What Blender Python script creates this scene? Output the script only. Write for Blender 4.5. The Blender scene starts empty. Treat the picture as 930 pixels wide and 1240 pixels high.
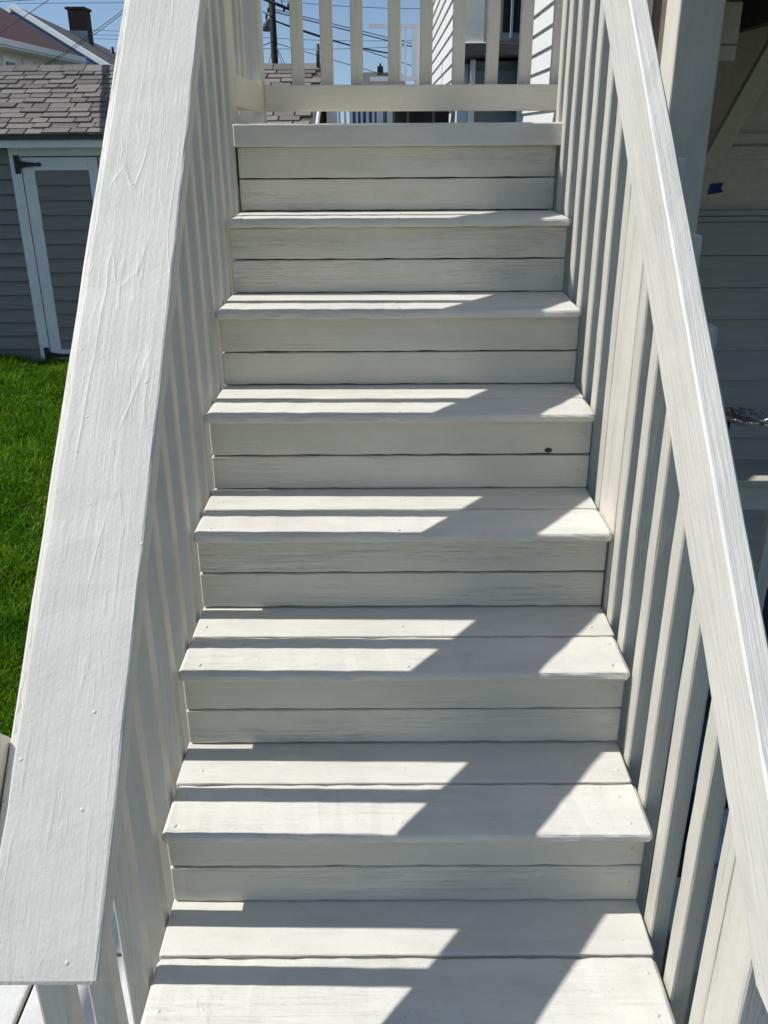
import bpy, bmesh, math, random
import numpy as np
from mathutils import Vector, Matrix
random.seed(7)
R = math.radians
scene = bpy.context.scene
COL = scene.collection

# ------------------------------------------------------------------ camera
CAM = Vector((-0.0321, -1.0151, 1.3902))
PITCH, YAW, ROLL, FPX = 0.4074, -0.0042, -0.0063, 1060.47
fw = Vector((math.sin(YAW)*math.cos(PITCH), math.cos(YAW)*math.cos(PITCH), -math.sin(PITCH)))
r0 = Vector((math.cos(YAW), -math.sin(YAW), 0)); u0 = r0.cross(fw)
rt = r0*math.cos(ROLL) + u0*math.sin(ROLL); up = u0*math.cos(ROLL) - r0*math.sin(ROLL)
cd = bpy.data.cameras.new('camera'); cam = bpy.data.objects.new('camera', cd); COL.objects.link(cam)
m = Matrix((rt, up, -fw)).transposed().to_4x4(); m.translation = CAM
cam.matrix_world = m
cd.sensor_fit = 'VERTICAL'; cd.sensor_height = 24.0; cd.sensor_width = 18.0
cd.lens = FPX/1240*24.0; cd.clip_start = 0.02; cd.clip_end = 2000
scene.camera = cam

# ------------------------------------------------------------------ sky, sun, exposure
SUN_EL = R(52.7)
w = bpy.data.worlds.new('World'); scene.world = w; w.use_nodes = True
nt = w.node_tree; nt.nodes.clear()
wo = nt.nodes.new('ShaderNodeOutputWorld'); bg = nt.nodes.new('ShaderNodeBackground')
sk = nt.nodes.new('ShaderNodeTexSky'); sk.sky_type = 'NISHITA'; sk.sun_disc = False
sk.sun_elevation = SUN_EL; sk.sun_rotation = R(-89.4); sk.altitude = 50; sk.air_density = 1.0; sk.dust_density = 0.15; sk.ozone_density = 1.3
bg.inputs['Strength'].default_value = 0.115
# look a little higher into the sky dome everywhere: clear deep-blue day down to the roofs
tcw = nt.nodes.new('ShaderNodeTexCoord'); adw = nt.nodes.new('ShaderNodeVectorMath'); adw.operation = 'ADD'; adw.inputs[1].default_value = (0, 0, 0.12)
nt.links.new(tcw.outputs['Generated'], adw.inputs[0]); nt.links.new(adw.outputs[0], sk.inputs[0])
nt.links.new(sk.outputs[0], bg.inputs[0]); nt.links.new(bg.outputs[0], wo.inputs[0])
sd = bpy.data.lights.new('sun', 'SUN'); sd.energy = 4.5; sd.angle = R(0.53); sd.color = (1.0, 0.99, 0.975)
sun = bpy.data.objects.new('sun', sd); COL.objects.link(sun)
to_sun = Vector((-math.cos(SUN_EL), 0.010, math.sin(SUN_EL))).normalized()
sun.rotation_euler = to_sun.to_track_quat('Z', 'Y').to_euler(); sun.location = (-6, 0, 9)
scene.view_settings.view_transform = 'Standard'; scene.view_settings.look = 'None'
scene.view_settings.gamma = 1.0; scene.view_settings.use_curve_mapping = False
scene.view_settings.exposure = 0.0

# ------------------------------------------------------------------ helpers
def at(px, py, Y):
    """point of the place that lies behind photo pixel (px,py) on the plane y=Y (used to measure positions)"""
    d = fw + rt*((px-465)/FPX) - up*((py-620)/FPX)
    return CAM + d*((Y-CAM.y)/d.y)

def tag(o, label=None, cat=None, group=None, kind=None):
    if label: o['label'] = label
    if cat: o['category'] = cat
    if group: o['group'] = group
    if kind: o['kind'] = kind
    return o

WM = {}
def link(name, me, mat=None, parent=None, mw=None):
    o = bpy.data.objects.new(name, me); COL.objects.link(o)
    if me is not None and mat is not None and len(me.materials) == 0: me.materials.append(mat)
    if parent is not None: o.parent = parent
    if mw is not None:
        o.matrix_local = (WM[parent.name].inverted() @ mw) if parent is not None else mw
    WM[o.name] = mw.copy() if mw is not None else Matrix()
    return o

def thing(name, label, cat, loc=(0, 0, 0), group=None):
    o = bpy.data.objects.new(name, None); COL.objects.link(o)
    o.empty_display_size = 0.1; o.location = loc; WM[o.name] = Matrix.Translation(loc)
    return tag(o, label, cat, group)

def mesh(name, V, F, smooth=False):
    me = bpy.data.meshes.new(name); me.from_pydata([tuple(v) for v in V], [], F); me.update()
    if smooth:
        for p in me.polygons: p.use_smooth = True
    return me

_cache = {}
def board_mesh(L, W, T, c=0.004, n=10, jit=0.0005, seed=0):
    """board: length along X, width Y, thickness Z, rounded arrises that wander a little"""
    key = (round(L, 4), round(W, 4), round(T, 4), c, n, jit, seed)
    if key in _cache: return _cache[key]
    rng = random.Random(hash(key) & 0xffff)
    c = min(c, T*0.3, W*0.3)
    prof = []
    for sy, sz, a0 in ((1, 1, 0), (-1, 1, 90), (-1, -1, 180), (1, -1, 270)):
        cy, cz = sy*(W/2-c), sz*(T/2-c)
        for a in (0, 45, 90):
            prof.append((cy+c*math.cos(R(a0+a)), cz+c*math.sin(R(a0+a)), sy, sz))
    V, F = [], []; P = len(prof)
    ph = [[rng.uniform(0, 6.28) for _ in range(3)] for _ in range(4)]
    xs = [-L/2] + [-L/2+min(c, L*0.1)] + [-L/2+L*(i/n) for i in range(1, n)] + [L/2-min(c, L*0.1)] + [L/2]
    for i, x in enumerate(xs):
        e = 0.6*c if i in (0, len(xs)-1) else 0.0
        for j, (y, z, sy, sz) in enumerate(prof):
            k = j//3
            d = jit*(math.sin(x*23+ph[k][0])+0.6*math.sin(x*57+ph[k][1])+rng.uniform(-.6, .6))
            V.append((x, y-sy*(e+abs(d)), z-sz*(e+abs(d)*0.7)))
    for i in range(len(xs)-1):
        for j in range(P):
            a, b = i*P+j, i*P+(j+1) % P
            F.append((a, a+P, b+P, b))
    F.append(tuple(range(P))); F.append(tuple(reversed(range((len(xs)-1)*P, len(xs)*P))))
    me = mesh('board', V, F); _cache[key] = me
    return me

def frame(p0, p1, wdir):
    p0, p1 = Vector(p0), Vector(p1); x = (p1-p0).normalized(); y = Vector(wdir); y = (y-x*y.dot(x)).normalized(); z = x.cross(y)
    M = Matrix((x, y, z)).transposed().to_4x4(); M.translation = (p0+p1)/2
    return M

def board(name, parent, mat, p0, p1, wdir, W, T, c=0.004, n=10, jit=0.0005, seed=0):
    """painted board from p0 to p1 (centre line)"""
    L = (Vector(p1)-Vector(p0)).length
    me = board_mesh(L, W, T, c, n, jit, (seed, mat.name))
    return link(name, me, mat, parent, frame(p0, p1, wdir))

def box(name, parent, mat, lo, hi, c=0.0, kind=None):
    """axis aligned box lo..hi, origin at its centre, optional chamfer"""
    lo, hi = Vector(lo), Vector(hi); s = hi-lo
    bm = bmesh.new(); bmesh.ops.create_cube(bm, size=1)
    bmesh.ops.scale(bm, vec=s, verts=bm.verts)
    if c > 0: bmesh.ops.bevel(bm, geom=list(bm.edges), offset=c, segments=2, affect='EDGES', profile=0.5)
    me = bpy.data.meshes.new(name); bm.to_mesh(me); bm.free()
    return link(name, me, mat, parent, Matrix.Translation((lo+hi)/2))

def prism(name, parent, mat, poly, axis, a, b, c=0.0):
    """polygon (list of 2D) extruded along axis ('x': poly is (y,z); 'y': poly is (x,z)) from a to b"""
    n = len(poly)
    mk = (lambda t, q: (t, q[0], q[1])) if axis == 'x' else (lambda t, q: (q[0], t, q[1])) if axis == 'y' else (lambda t, q: (q[0], q[1], t))
    V = [Vector(mk(a, q)) for q in poly]+[Vector(mk(b, q)) for q in poly]
    ctr = sum(V, Vector())/len(V)
    V = [v-ctr for v in V]
    F = [tuple(range(n)), tuple(reversed(range(n, 2*n)))]+[(i, i+n, (i+1) % n+n, (i+1) % n) for i in range(n)]
    me = mesh(name, V, F)
    bm = bmesh.new(); bm.from_mesh(me); bmesh.ops.recalc_face_normals(bm, faces=bm.faces)
    if c > 0: bmesh.ops.bevel(bm, geom=list(bm.edges), offset=c, segments=2, affect='EDGES', profile=0.5)
    bm.to_mesh(me); bm.free()
    return link(name, me, mat, parent, Matrix.Translation(ctr))

def slab(name, parent, mat, quad, th):
    """flat panel through 3D points, given thickness backwards along its normal"""
    q = [Vector(v) for v in quad]; nrm = (q[1]-q[0]).cross(q[2]-q[0]).normalized()
    ctr = sum(q, Vector())/len(q); n = len(q)
    V = [v-ctr for v in q]+[v-ctr-nrm*th for v in q]
    F = [tuple(range(n)), tuple(reversed(range(n, 2*n)))]+[(i, i+n, (i+1) % n+n, (i+1) % n) for i in range(n)]
    me = mesh(name, V, F)
    bm = bmesh.new(); bm.from_mesh(me); bmesh.ops.recalc_face_normals(bm, faces=bm.faces); bm.to_mesh(me); bm.free()
    return link(name, me, mat, parent, Matrix.Translation(ctr))

def tube_mesh(pts, rad, seg=6, taper=None):
    V, F = [], []; pts = [Vector(p) for p in pts]
    for i, p in enumerate(pts):
        d = (pts[min(i+1, len(pts)-1)]-pts[max(i-1, 0)]).normalized()
        a = d.cross(Vector((0, 0, 1)));  a = a if a.length > 1e-3 else Vector((1, 0, 0)); a.normalize(); b = d.cross(a)
        r_ = rad if taper is None else rad+(taper-rad)*i/(len(pts)-1)
        for k in range(seg):
            t = 2*math.pi*k/seg; V.append(p+a*math.cos(t)*r_+b*math.sin(t)*r_)
    for i in range(len(pts)-1):
        for k in range(seg):
            F.append((i*seg+k, i*seg+(k+1) % seg, (i+1)*seg+(k+1) % seg, (i+1)*seg+k))
    F.append(tuple(reversed(range(seg)))); F.append(tuple(range((len(pts)-1)*seg, len(pts)*seg)))
    return mesh('tube', V, F, smooth=seg > 6)

def tube(name, parent, mat, pts, rad, seg=6, taper=None):
    ctr = Vector(pts[0]); me = tube_mesh([Vector(p)-ctr for p in pts], rad, seg, taper)
    return link(name, me, mat, parent, Matrix.Translation(ctr))

# ------------------------------------------------------------------ materials
def newmat(name):
    m = bpy.data.materials.new(name); m.use_nodes = True; t = m.node_tree
    return m, t, t.nodes['Principled BSDF']

def N(t, typ, **kw):
    n = t.nodes.new(typ)
    for k, v in kw.items():
        if k in n.inputs: n.inputs[k].default_value = v
        else: setattr(n, k, v)
    return n

def mth(t, op, a, b=None, c=None):
    n = t.nodes.new('ShaderNodeMath'); n.operation = op
    for i, v in enumerate((a, b, c)):
        if v is None: continue
        if hasattr(v, 'links') or hasattr(v, 'is_linked'): t.links.new(v, n.inputs[i])
        else: n.inputs[i].default_value = v
    return n.outputs[0]

def coords(t, scale=(1, 1, 1), rand=True):
    tc = N(t, 'ShaderNodeTexCoord'); oi = N(t, 'ShaderNodeObjectInfo')
    off = N(t, 'ShaderNodeVectorMath', operation='SCALE')
    cb = N(t, 'ShaderNodeCombineXYZ'); 
    t.links.new(oi.outputs['Random'], cb.inputs[0]); t.links.new(oi.outputs['Random'], cb.inputs[1]); t.links.new(oi.outputs['Random'], cb.inputs[2])
    t.links.new(cb.outputs[0], off.inputs[0]); off.inputs['Scale'].default_value = 37.0 if rand else 0.0
    ad = N(t, 'ShaderNodeVectorMath', operation='ADD')
    t.links.new(tc.outputs['Object'], ad.inputs[0]); t.links.new(off.outputs[0], ad.inputs[1])
    mp = N(t, 'ShaderNodeMapping'); mp.inputs['Scale'].default_value = scale
    t.links.new(ad.outputs[0], mp.inputs[0])
    return mp.outputs[0], ad.outputs[0], oi.outputs['Random']

def scaled(t, vec, s):
    mp = N(t, 'ShaderNodeMapping'); mp.inputs['Scale'].default_value = s; t.links.new(vec, mp.inputs[0]); return mp.outputs[0]

def noise(t, vec, scale, detail=4, rough=0.6, dist=0.0):
    n = N(t, 'ShaderNodeTexNoise', Scale=scale, Detail=detail, Roughness=rough, Distortion=dist)
    t.links.new(vec, n.inputs['Vector']); return n.outputs['Fac']

def ramp(t, fac, stops):
    n = N(t, 'ShaderNodeValToRGB'); e = n.color_ramp.elements
    while len(e) < len(stops): e.new(0.5)
    for i, (p_, c_) in enumerate(stops):
        e[i].position = p_; e[i].color = (c_[0], c_[1], c_[2], 1) if hasattr(c_, '__len__') else (c_, c_, c_, 1)
    t.links.new(fac, n.inputs[0]); return n.outputs[0]

def paint(name, col, grain=1.0, blobs=1.0, ridges=0.0, rough=0.55, wear=0.5, vert=False, dist=0.0016, cracks=0.0, scuff=0.0):
    """brushed old paint over sawn wood: grain runs along local X"""
    m, t, b = newmat(name)
    _, v, rnd = coords(t)
    if vert:
        vm = N(t, 'ShaderNodeMapping'); vm.inputs['Rotation'].default_value = (0, R(90), 0); t.links.new(v, vm.inputs[0]); v = vm.outputs[0]
    g1 = noise(t, scaled(t, v, (2.2, 70, 70)), 1.0, 4, 0.7, 0.3)           # long brush strokes / grain
    h = mth(t, 'MULTIPLY', g1, 1.1*grain)
    # drips, specks and nail dimples
    vo = N(t, 'ShaderNodeTexVoronoi', Scale=34.0); t.links.new(v, vo.inputs['Vector'])
    bl = ramp(t, vo.outputs['Distance'], [(0.03, 1), (0.11, 0)])
    sx = N(t, 'ShaderNodeSeparateColor'); t.links.new(vo.outputs['Color'], sx.inputs[0])
    bl = mth(t, 'MULTIPLY', bl, mth(t, 'GREATER_THAN', sx.outputs[0], 0.80))
    h = mth(t, 'ADD', h, mth(t, 'MULTIPLY', bl, 0.5*blobs))
    h = mth(t, 'ADD', h, mth(t, 'MULTIPLY', noise(t, v, 95.0, 3, 0.7), 0.34*blobs))
    if ridges > 0.2:
        fld = noise(t, scaled(t, v, (1.1, 8, 8)), 1.0, 2, 0.4, 0.25)
        fr = mth(t, 'FRACT', mth(t, 'MULTIPLY', fld, 12.0))
        rd = mth(t, 'POWER', mth(t, 'SUBTRACT', 1.0, mth(t, 'ABSOLUTE', mth(t, 'SUBTRACT', mth(t, 'MULTIPLY', fr, 2.0), 1.0))), 9.0)
        dn = noise(t, scaled(t, v, (10, 75, 75)), 1.0, 2, 0.6, 0.6)
        msk = ramp(t, noise(t, scaled(t, v, (2.5, 12, 12)), 1.0, 2, 0.6), [(0.50, 0), (0.60, 1)])
        h = mth(t, 'ADD', h, mth(t, 'MULTIPLY', mth(t, 'MULTIPLY', rd, msk), 0.9*ridges))
        h = mth(t, 'ADD', h, mth(t, 'MULTIPLY', ramp(t, dn, [(0.60, 0), (0.70, 1)]), 0.45*ridges))
    k = mth(t, 'MULTIPLY_ADD', rnd, 0.06, 0.955)
    if cracks > 0:
        # fine splits along the grain that the paint has sunk into
        cn = noise(t, scaled(t, v, (3.2, 95, 95)), 1.0, 3, 0.6, 0.9)
        cm = mth(t, 'ADD', noise(t, scaled(t, v, (2.0, 9, 9)), 1.0, 2, 0.5), mth(t, 'MULTIPLY_ADD', rnd, 0.30, -0.19))
        cr = mth(t, 'MULTIPLY', ramp(t, cn, [(0.485, 0), (0.5, 1), (0.515, 0)]), ramp(t, cm, [(0.46, 0), (0.60, 1)]))
        h = mth(t, 'SUBTRACT', h, mth(t, 'MULTIPLY', cr, 1.1*cracks))
        k = mth(t, 'MULTIPLY', k, mth(t, 'SUBTRACT', 1.0, mth(t, 'MULTIPLY', cr, 0.30*cracks)))
    bp = N(t, 'ShaderNodeBump', Strength=1.0, Distance=dist); t.links.new(h, bp.inputs['Height'])
    t.links.new(bp.outputs[0], b.inputs['Normal'])
    # colour: paint thins slightly along the grain, dirt patches and specks, board to board drift
    c0 = ramp(t, g1, [(0.30, [x*0.965 for x in col]), (0.55, col), (0.8, [min(1, x*1.02) for x in col])])
    dn_ = noise(t, scaled(t, v, (4, 11, 11)), 1.0, 5, 0.72)
    k = mth(t, 'MULTIPLY', k, ramp(t, dn_, [(0.33, 1-0.16*wear), (0.58, 1.0)]))
    sp = ramp(t, noise(t, v, 150.0, 2, 0.5), [(0.20, 1-0.6*wear), (0.27, 1.0)])
    k = mth(t, 'MULTIPLY', k, sp)
    if scuff > 0:
        sn = noise(t, scaled(t, v, (9, 5, 5)), 1.0, 6, 0.8, 1.2)
        k = mth(t, 'MULTIPLY', k, ramp(t, sn, [(0.60, 1.0), (0.72, 1-0.22*scuff)]))
    mx = N(t, 'ShaderNodeMix', data_type='RGBA', blend_type='MULTIPLY'); mx.inputs[0].default_value = 1.0
    t.links.new(c0, mx.inputs[6]); cc = N(t, 'ShaderNodeCombineColor')
    for i in range(3): t.links.new(k, cc.inputs[i])
    t.links.new(cc.outputs[0], mx.inputs[7]); t.links.new(mx.outputs[2], b.inputs['Base Color'])
    b.inputs['Roughness'].default_value = rough
    b.inputs['Specular IOR Level'].default_value = 0.35
    return m

def plain(name, col, rough=0.7, var=0.15, scale=8.0, bump=0.0, stretch=(1, 1, 1), metal=0.0, rnd_amt=0.0):
    m, t, b = newmat(name)
    _, v, rnd = coords(t)
    v2 = scaled(t, v, stretch)
    n1 = noise(t, v2, scale, 5, 0.65)
    c = ramp(t, n1, [(0.3, [x*(1-var) for x in col]), (0.7, [min(1, x*(1+var)) for x in col])])
    if rnd_amt:
        hs = N(t, 'ShaderNodeHueSaturation'); t.links.new(c, hs.inputs['Color'])
        t.links.new(mth(t, 'MULTIPLY_ADD', rnd, 2*rnd_amt, 1-rnd_amt), hs.inputs['Value']); c = hs.outputs[0]
    t.links.new(c, b.inputs['Base Color']); b.inputs['Roughness'].default_value = rough; b.inputs['Metallic'].default_value = metal
    if bump:
        bp = N(t, 'ShaderNodeBump', Strength=1.0, Distance=bump); t.links.new(noise(t, v2, scale*5, 4, 0.6), bp.inputs['Height'])
        t.links.new(bp.outputs[0], b.inputs['Normal'])
    return m

PCOL = (0.715, 0.685, 0.60)
M_tread = paint('tread_paint', PCOL, grain=0.35, blobs=1.1, cracks=0.12, scuff=1.0, wear=0.8)
M_riser = paint('riser_paint', (0.71, 0.675, 0.565), grain=1.1, blobs=0.5, cracks=0.27, wear=0.55)
M_cap = paint('cap_paint', (0.66, 0.633, 0.548), grain=0.5, blobs=1.15, ridges=0.36, dist=0.0018, wear=0.6)
M_rail = paint('rail_paint', PCOL, grain=1.6, blobs=0.8, ridges=0.35, cracks=0.35, wear=0.6)
M_bal = paint('baluster_paint', (0.65, 0.613, 0.51), grain=1.0, blobs=1.1, cracks=0.3, wear=0.7)
M_post = paint('post_paint', (0.715, 0.665, 0.57), grain=0.8, blobs=0.9, cracks=0.4, wear=0.7, vert=True)
M_dark = plain('dark_parts_and_shade', (0.05, 0.048, 0.044), 0.9)  # near-black for dark parts and for sheets that stand in for shade
M_shedside = plain('shed_siding_paint', (0.215, 0.203, 0.182), 0.65, 0.12, 3, 0.0008, (1, 12, 12))
M_white = plain('white_trim_paint', (0.74, 0.76, 0.78), 0.5, 0.06, 5, 0.0005)
M_shingle = plain('asphalt_shingle', (0.165, 0.148, 0.130), 0.95, 0.28, 60, 0.002, rnd_amt=0.28)
M_black = plain('black_iron', (0.015, 0.015, 0.016), 0.5, 0.2)
M_cream = plain('cream_siding', (0.72, 0.67, 0.56), 0.7, 0.06, 3)
M_redroof = plain('red_brown_roofing', (0.075, 0.034, 0.028), 0.9, 0.2, 10, 0.003)
M_bluewall = plain('navy_siding', (0.03, 0.085, 0.22), 0.6, 0.1, 3)
M_greyroof = plain('grey_roofing', (0.085, 0.08, 0.072), 0.95, 0.25, 12, 0.003)
M_brick = plain('chimney_brick', (0.10, 0.045, 0.035), 0.9, 0.3, 14, 0.004)
M_metal = plain('galvanised_metal', (0.42, 0.44, 0.46), 0.4, 0.1, 6, metal=0.6)
M_glass = plain('window_glass', (0.03, 0.04, 0.05), 0.06, 0.1)
M_pole = plain('creosote_wood', (0.045, 0.038, 0.03), 0.9, 0.3, 6, 0.002, (1, 1, .1))
M_wire = plain('wire_sheath', (0.02, 0.021, 0.024), 0.7, 0.1)
M_transf = plain('transformer_paint', (0.16, 0.20, 0.23), 0.5, 0.08)
M_clap = plain('white_clapboard_paint', (0.78, 0.75, 0.69), 0.6, 0.05, 3, 0.0006, (1, 10, 10))
M_slate = plain('slate_blue_siding', (0.085, 0.105, 0.125), 0.6, 0.1, 4)
M_darkroof = plain('dark_roof_edge', (0.05, 0.05, 0.053), 0.8, 0.15)
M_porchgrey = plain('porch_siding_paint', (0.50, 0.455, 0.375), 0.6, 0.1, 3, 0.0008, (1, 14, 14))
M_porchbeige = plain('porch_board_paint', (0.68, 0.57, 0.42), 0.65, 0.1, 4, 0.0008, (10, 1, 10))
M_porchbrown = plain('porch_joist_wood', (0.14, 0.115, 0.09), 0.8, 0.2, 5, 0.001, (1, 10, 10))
M_tape = plain('blue_tape', (0.012, 0.016, 0.17), 0.5, 0.1)
M_foil = plain('foil', (0.8, 0.8, 0.8), 0.18, 0.1, 20, 0.004, metal=1.0)
M_conc = plain('concrete', (0.66, 0.64, 0.60), 0.9, 0.13, 7, 0.003, rnd_amt=0.05)
M_bag = plain('blue_plastic_bag', (0.025, 0.045, 0.11), 0.3, 0.3, 9, 0.01)
M_bagw = plain('white_plastic_bag', (0.55, 0.6, 0.66), 0.35, 0.2, 9, 0.01)

def soil_mat():
    m, t, b = newmat('lawn_soil'); tc = N(t, 'ShaderNodeTexCoord')
    n1 = noise(t, tc.outputs['Object'], 9.0, 6, 0.7)
    t.links.new(ramp(t, n1, [(0.3, (0.018, 0.03, 0.006)), (0.7, (0.05, 0.075, 0.015))]), b.inputs['Base Color']); b.inputs['Roughness'].default_value = 1
    return m
def grass_mat():
    m, t, b = newmat('grass_blades'); tc = N(t, 'ShaderNodeTexCoord')
    n1 = noise(t, tc.outputs['Object'], 3.2, 3, 0.65); n2 = noise(t, tc.outputs['Object'], 60.0, 2, 0.5)
    f = mth(t, 'ADD', mth(t, 'MULTIPLY', n1, 0.55), mth(t, 'MULTIPLY', n2, 0.45))
    t.links.new(ramp(t, f, [(0.38, (0.018, 0.065, 0.002)), (0.48, (0.07, 0.17, 0.004)), (0.58, (0.20, 0.31, 0.02)), (0.66, (0.36, 0.36, 0.08))]), b.inputs['Base Color'])
    b.inputs['Roughness'].default_value = 0.6; b.inputs['Specular IOR Level'].default_value = 0.12
    tr = N(t, 'ShaderNodeBsdfTranslucent'); tr.inputs[0].default_value = (0.11, 0.30, 0.005, 1)
    ms = N(t, 'ShaderNodeMixShader'); ms.inputs[0].default_value = 0.3
    out = t.nodes['Material Output']
    t.links.new(b.outputs[0], ms.inputs[1]); t.links.new(tr.outputs[0], ms.inputs[2]); t.links.new(ms.outputs[0], out.inputs[0])
    return m
M_soil, M_grass = soil_mat(), grass_mat()

# ------------------------------------------------------------------ dimensions of the stair
RUN, RISE, HW = 0.2372, 0.19728, 0.457
GZ = -0.60                                   # ground
NT = 7                                       # tread 7 is the landing
LAND_Z = 1.419

# ------------------------------------------------------------------ the setting: ground, lawn, walkway
gm = mesh('ground', [(-400, -60, GZ-0.02), (400, -60, GZ-0.02), (400, 700, GZ-0.02), (-400, 700, GZ-0.02)], [(0, 1, 2, 3)])
tag(link('ground', gm, M_soil), kind='structure')

def grass():
    rng = np.random.default_rng(3)
    def patch(n, x0, x1, y0, y1, h0, h1, wd):
        x = rng.uniform(x0, x1, n); y = rng.uniform(y0, y1, n)
        keep = (x < -0.98-0.16*(y-1.1)) | (y > 4.5)
        clump = np.sin(x*5.1+np.sin(y*3.3)*1.7)*np.sin(y*4.3+x*1.9)
        x, y, clump = x[keep], y[keep], clump[keep]; k = len(x)
        h = rng.uniform(h0*0.7, h1, k)*(0.85+0.45*clump+0.2*np.sin(x*13+y*9)*np.sin(y*17-x*5)); a = rng.uniform(0, 2*np.pi, k); ln = rng.uniform(0.2, 1.1, k)*h
        b = rng.uniform(0, 2*np.pi, k)
        dx, dy = np.cos(a)*wd/2, np.sin(a)*wd/2
        lx, ly = np.cos(b)*ln, np.sin(b)*ln
        V = np.empty((k, 5, 3))
        V[:, 0] = np.stack([x-dx, y-dy, np.full(k, GZ)], 1); V[:, 1] = np.stack([x+dx, y+dy, np.full(k, GZ)], 1)
        V[:, 2] = np.stack([x-dx*.8+lx*.35, y-dy*.8+ly*.35, GZ+h*.62], 1); V[:, 3] = np.stack([x+dx*.8+lx*.35, y+dy*.8+ly*.35, GZ+h*.62], 1)
        V[:, 4] = np.stack([x+lx, y+ly, GZ+h*.95], 1)
        return V
    V = np.concatenate([patch(60000, -2.6, -0.9, 1.0, 3.2, 0.05, 0.10, 0.006), patch(70000, -4.4, -1.2, 3.0, 7.14, 0.05, 0.10, 0.009),
                        patch(12000, -4.4, 0.6, 6.6, 7.16, 0.06, 0.14, 0.009)])
    k = len(V); me = bpy.data.meshes.new('grass'); V = V.reshape(-1, 3)
    base = np.arange(k)*5
    tri = np.stack([base, base+1, base+3, base, base+3, base+2, base+2, base+3, base+4], 1).reshape(-1)
    me.vertices.add(len(V)); me.vertices.foreach_set('co', V.ravel())
    me.loops.add(len(tri)); me.loops.foreach_set('vertex_index', tri.astype(np.int32))
    me.polygons.add(len(tri)//3); me.polygons.foreach_set('loop_start', np.arange(0, len(tri), 3, dtype=np.int32))
    me.polygons.foreach_set('loop_total', np.full(len(tri)//3, 3, dtype=np.int32)); me.update(calc_edges=True); me.validate()
    tag(link('grass', me, M_grass), 'lush green lawn grass between the stair and the shed', 'grass', kind='stuff')
grass()

# concrete pad beside the stair foot, its slabs laid one by one
pad = tag(box('walkway', None, M_dark, (-1.42, -2.2, GZ-0.06), (0.48, 1.12, GZ-0.012)), kind='structure')
rng = random.Random(5)
for ix in range(4):
    for iy in range(7):
        x0 = -1.42+ix*0.475; y0 = -2.2+iy*0.475
        box('paver', pad, M_conc, (x0+0.004, y0+0.004, GZ-0.04), (x0+0.469, y0+0.469, GZ+rng.uniform(0, 0.004)), 0.006)

# ------------------------------------------------------------------ staircase
st = thing('staircase', 'grey-white painted wooden staircase rising straight ahead to the landing', 'staircase', (0, 0, GZ))
for k in range(-3, NT):
    z = k*RISE; y0 = k*RUN
    if z-0.03 < GZ: continue
    th = 0.0225
    # two boards to a tread, a hairline joint between them; no two quite level
    j1, j2 = random.uniform(-0.0012, 0.0008), random.uniform(-0.0012, 0.0012)
    e1, e2 = random.uniform(-.002, .002), random.uniform(-.002, .002)
    split = 0.1415
    board('tread_board', st, M_tread, (-HW+e1, y0+split/2, z-th/2+j1), (HW+e1, y0+split/2, z-th/2+j1*0.5), (0, 1, 0), split, th, 0.0065, 40, 0.0013, k)
    b0 = y0+split+0.0028; b1 = (k+1)*RUN+0.045
    board('tread_board', st, M_tread, (-HW+e2, (b0+b1)/2, z-th/2+j2), (HW+e2, (b0+b1)/2, z-th/2+j2), (0, 1, 0), b1-b0, th, 0.003, 22, 0.0006, k+50)
    # riser above this tread, two boards with an open joint
    yr = (k+1)*RUN+0.029
    zb = z+0.002; zt = (k+1)*RISE-th-0.001
    if k == NT-1: zt = LAND_Z-0.0615
    h = (zt-zb-0.0022)/2
    tilt = random.uniform(-0.0012, 0.0012)
    rw = HW-0.001
    g = random.uniform(-0.002, 0.003)
    board('riser_board', st, M_riser, (-rw, yr+0.009, zb+(h+g)/2), (rw, yr+0.009, zb+(h+g)/2+tilt), (0, 0, 1), h+g, 0.018, 0.0028, 34, 0.0010, k)
    board('riser_board', st, M_riser, (-rw, yr+0.0095, zt-(h-g)/2), (rw, yr+0.0095, zt-(h-g)/2-tilt*0.4), (0, 0, 1), h-g, 0.018, 0.0028, 34, 0.0010, k+30)
    box('joint_shade_backing', st, M_dark, (-0.448, yr+0.0205, zb-0.02), (0.448, yr+0.0265, zt))  # near-black sheet added so the open joints read as shade
_nm = bmesh.new(); bmesh.ops.create_cone(_nm, cap_ends=True, segments=10, radius1=0.0042, radius2=0.0026, depth=0.0010)
NAIL = bpy.data.meshes.new('nail_head'); _nm.to_mesh(NAIL); _nm.free(); NAIL.materials.append(M_tread)
rn = random.Random(21)
for k in range(0, NT):
    for x in (-0.425, 0.0, 0.425):
        for dy in (0.03, 0.11, 0.185):
            link('nail_head', NAIL, None, st, Matrix.Translation((x+rn.uniform(-.012, .012), k*RUN+dy+rn.uniform(-.008, .008), k*RISE+0.0002)))
    for x in (0.43,):
        for dz in (0.045, 0.13):
            link('nail_head', NAIL, None, st, Matrix.Translation((x+rn.uniform(-.006, .006), (k+1)*RUN+0.0286, k*RISE+dz+rn.uniform(-.01, .01))) @ Matrix.Rotation(R(90), 4, 'X'))
kq = at(664, 546, 4*RUN+0.029)
V = [(0.008*math.cos(t_)*(1+.25*math.sin(3*t_)), 0, max(-0.004, 0.008*math.sin(t_))) for t_ in [i*math.pi/7 for i in range(14)]]
V += [(x, 0.004, z) for x, y, z in V]
me = mesh('knot_hole', V, [tuple(reversed(range(14))), tuple(range(14, 28))]+[(i, (i+1) % 14, (i+1) % 14+14, i+14) for i in range(14)])
link('knot_hole', me, M_dark, st, Matrix.Translation((kq.x, 4*RUN+0.0284, kq.z)))
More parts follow.
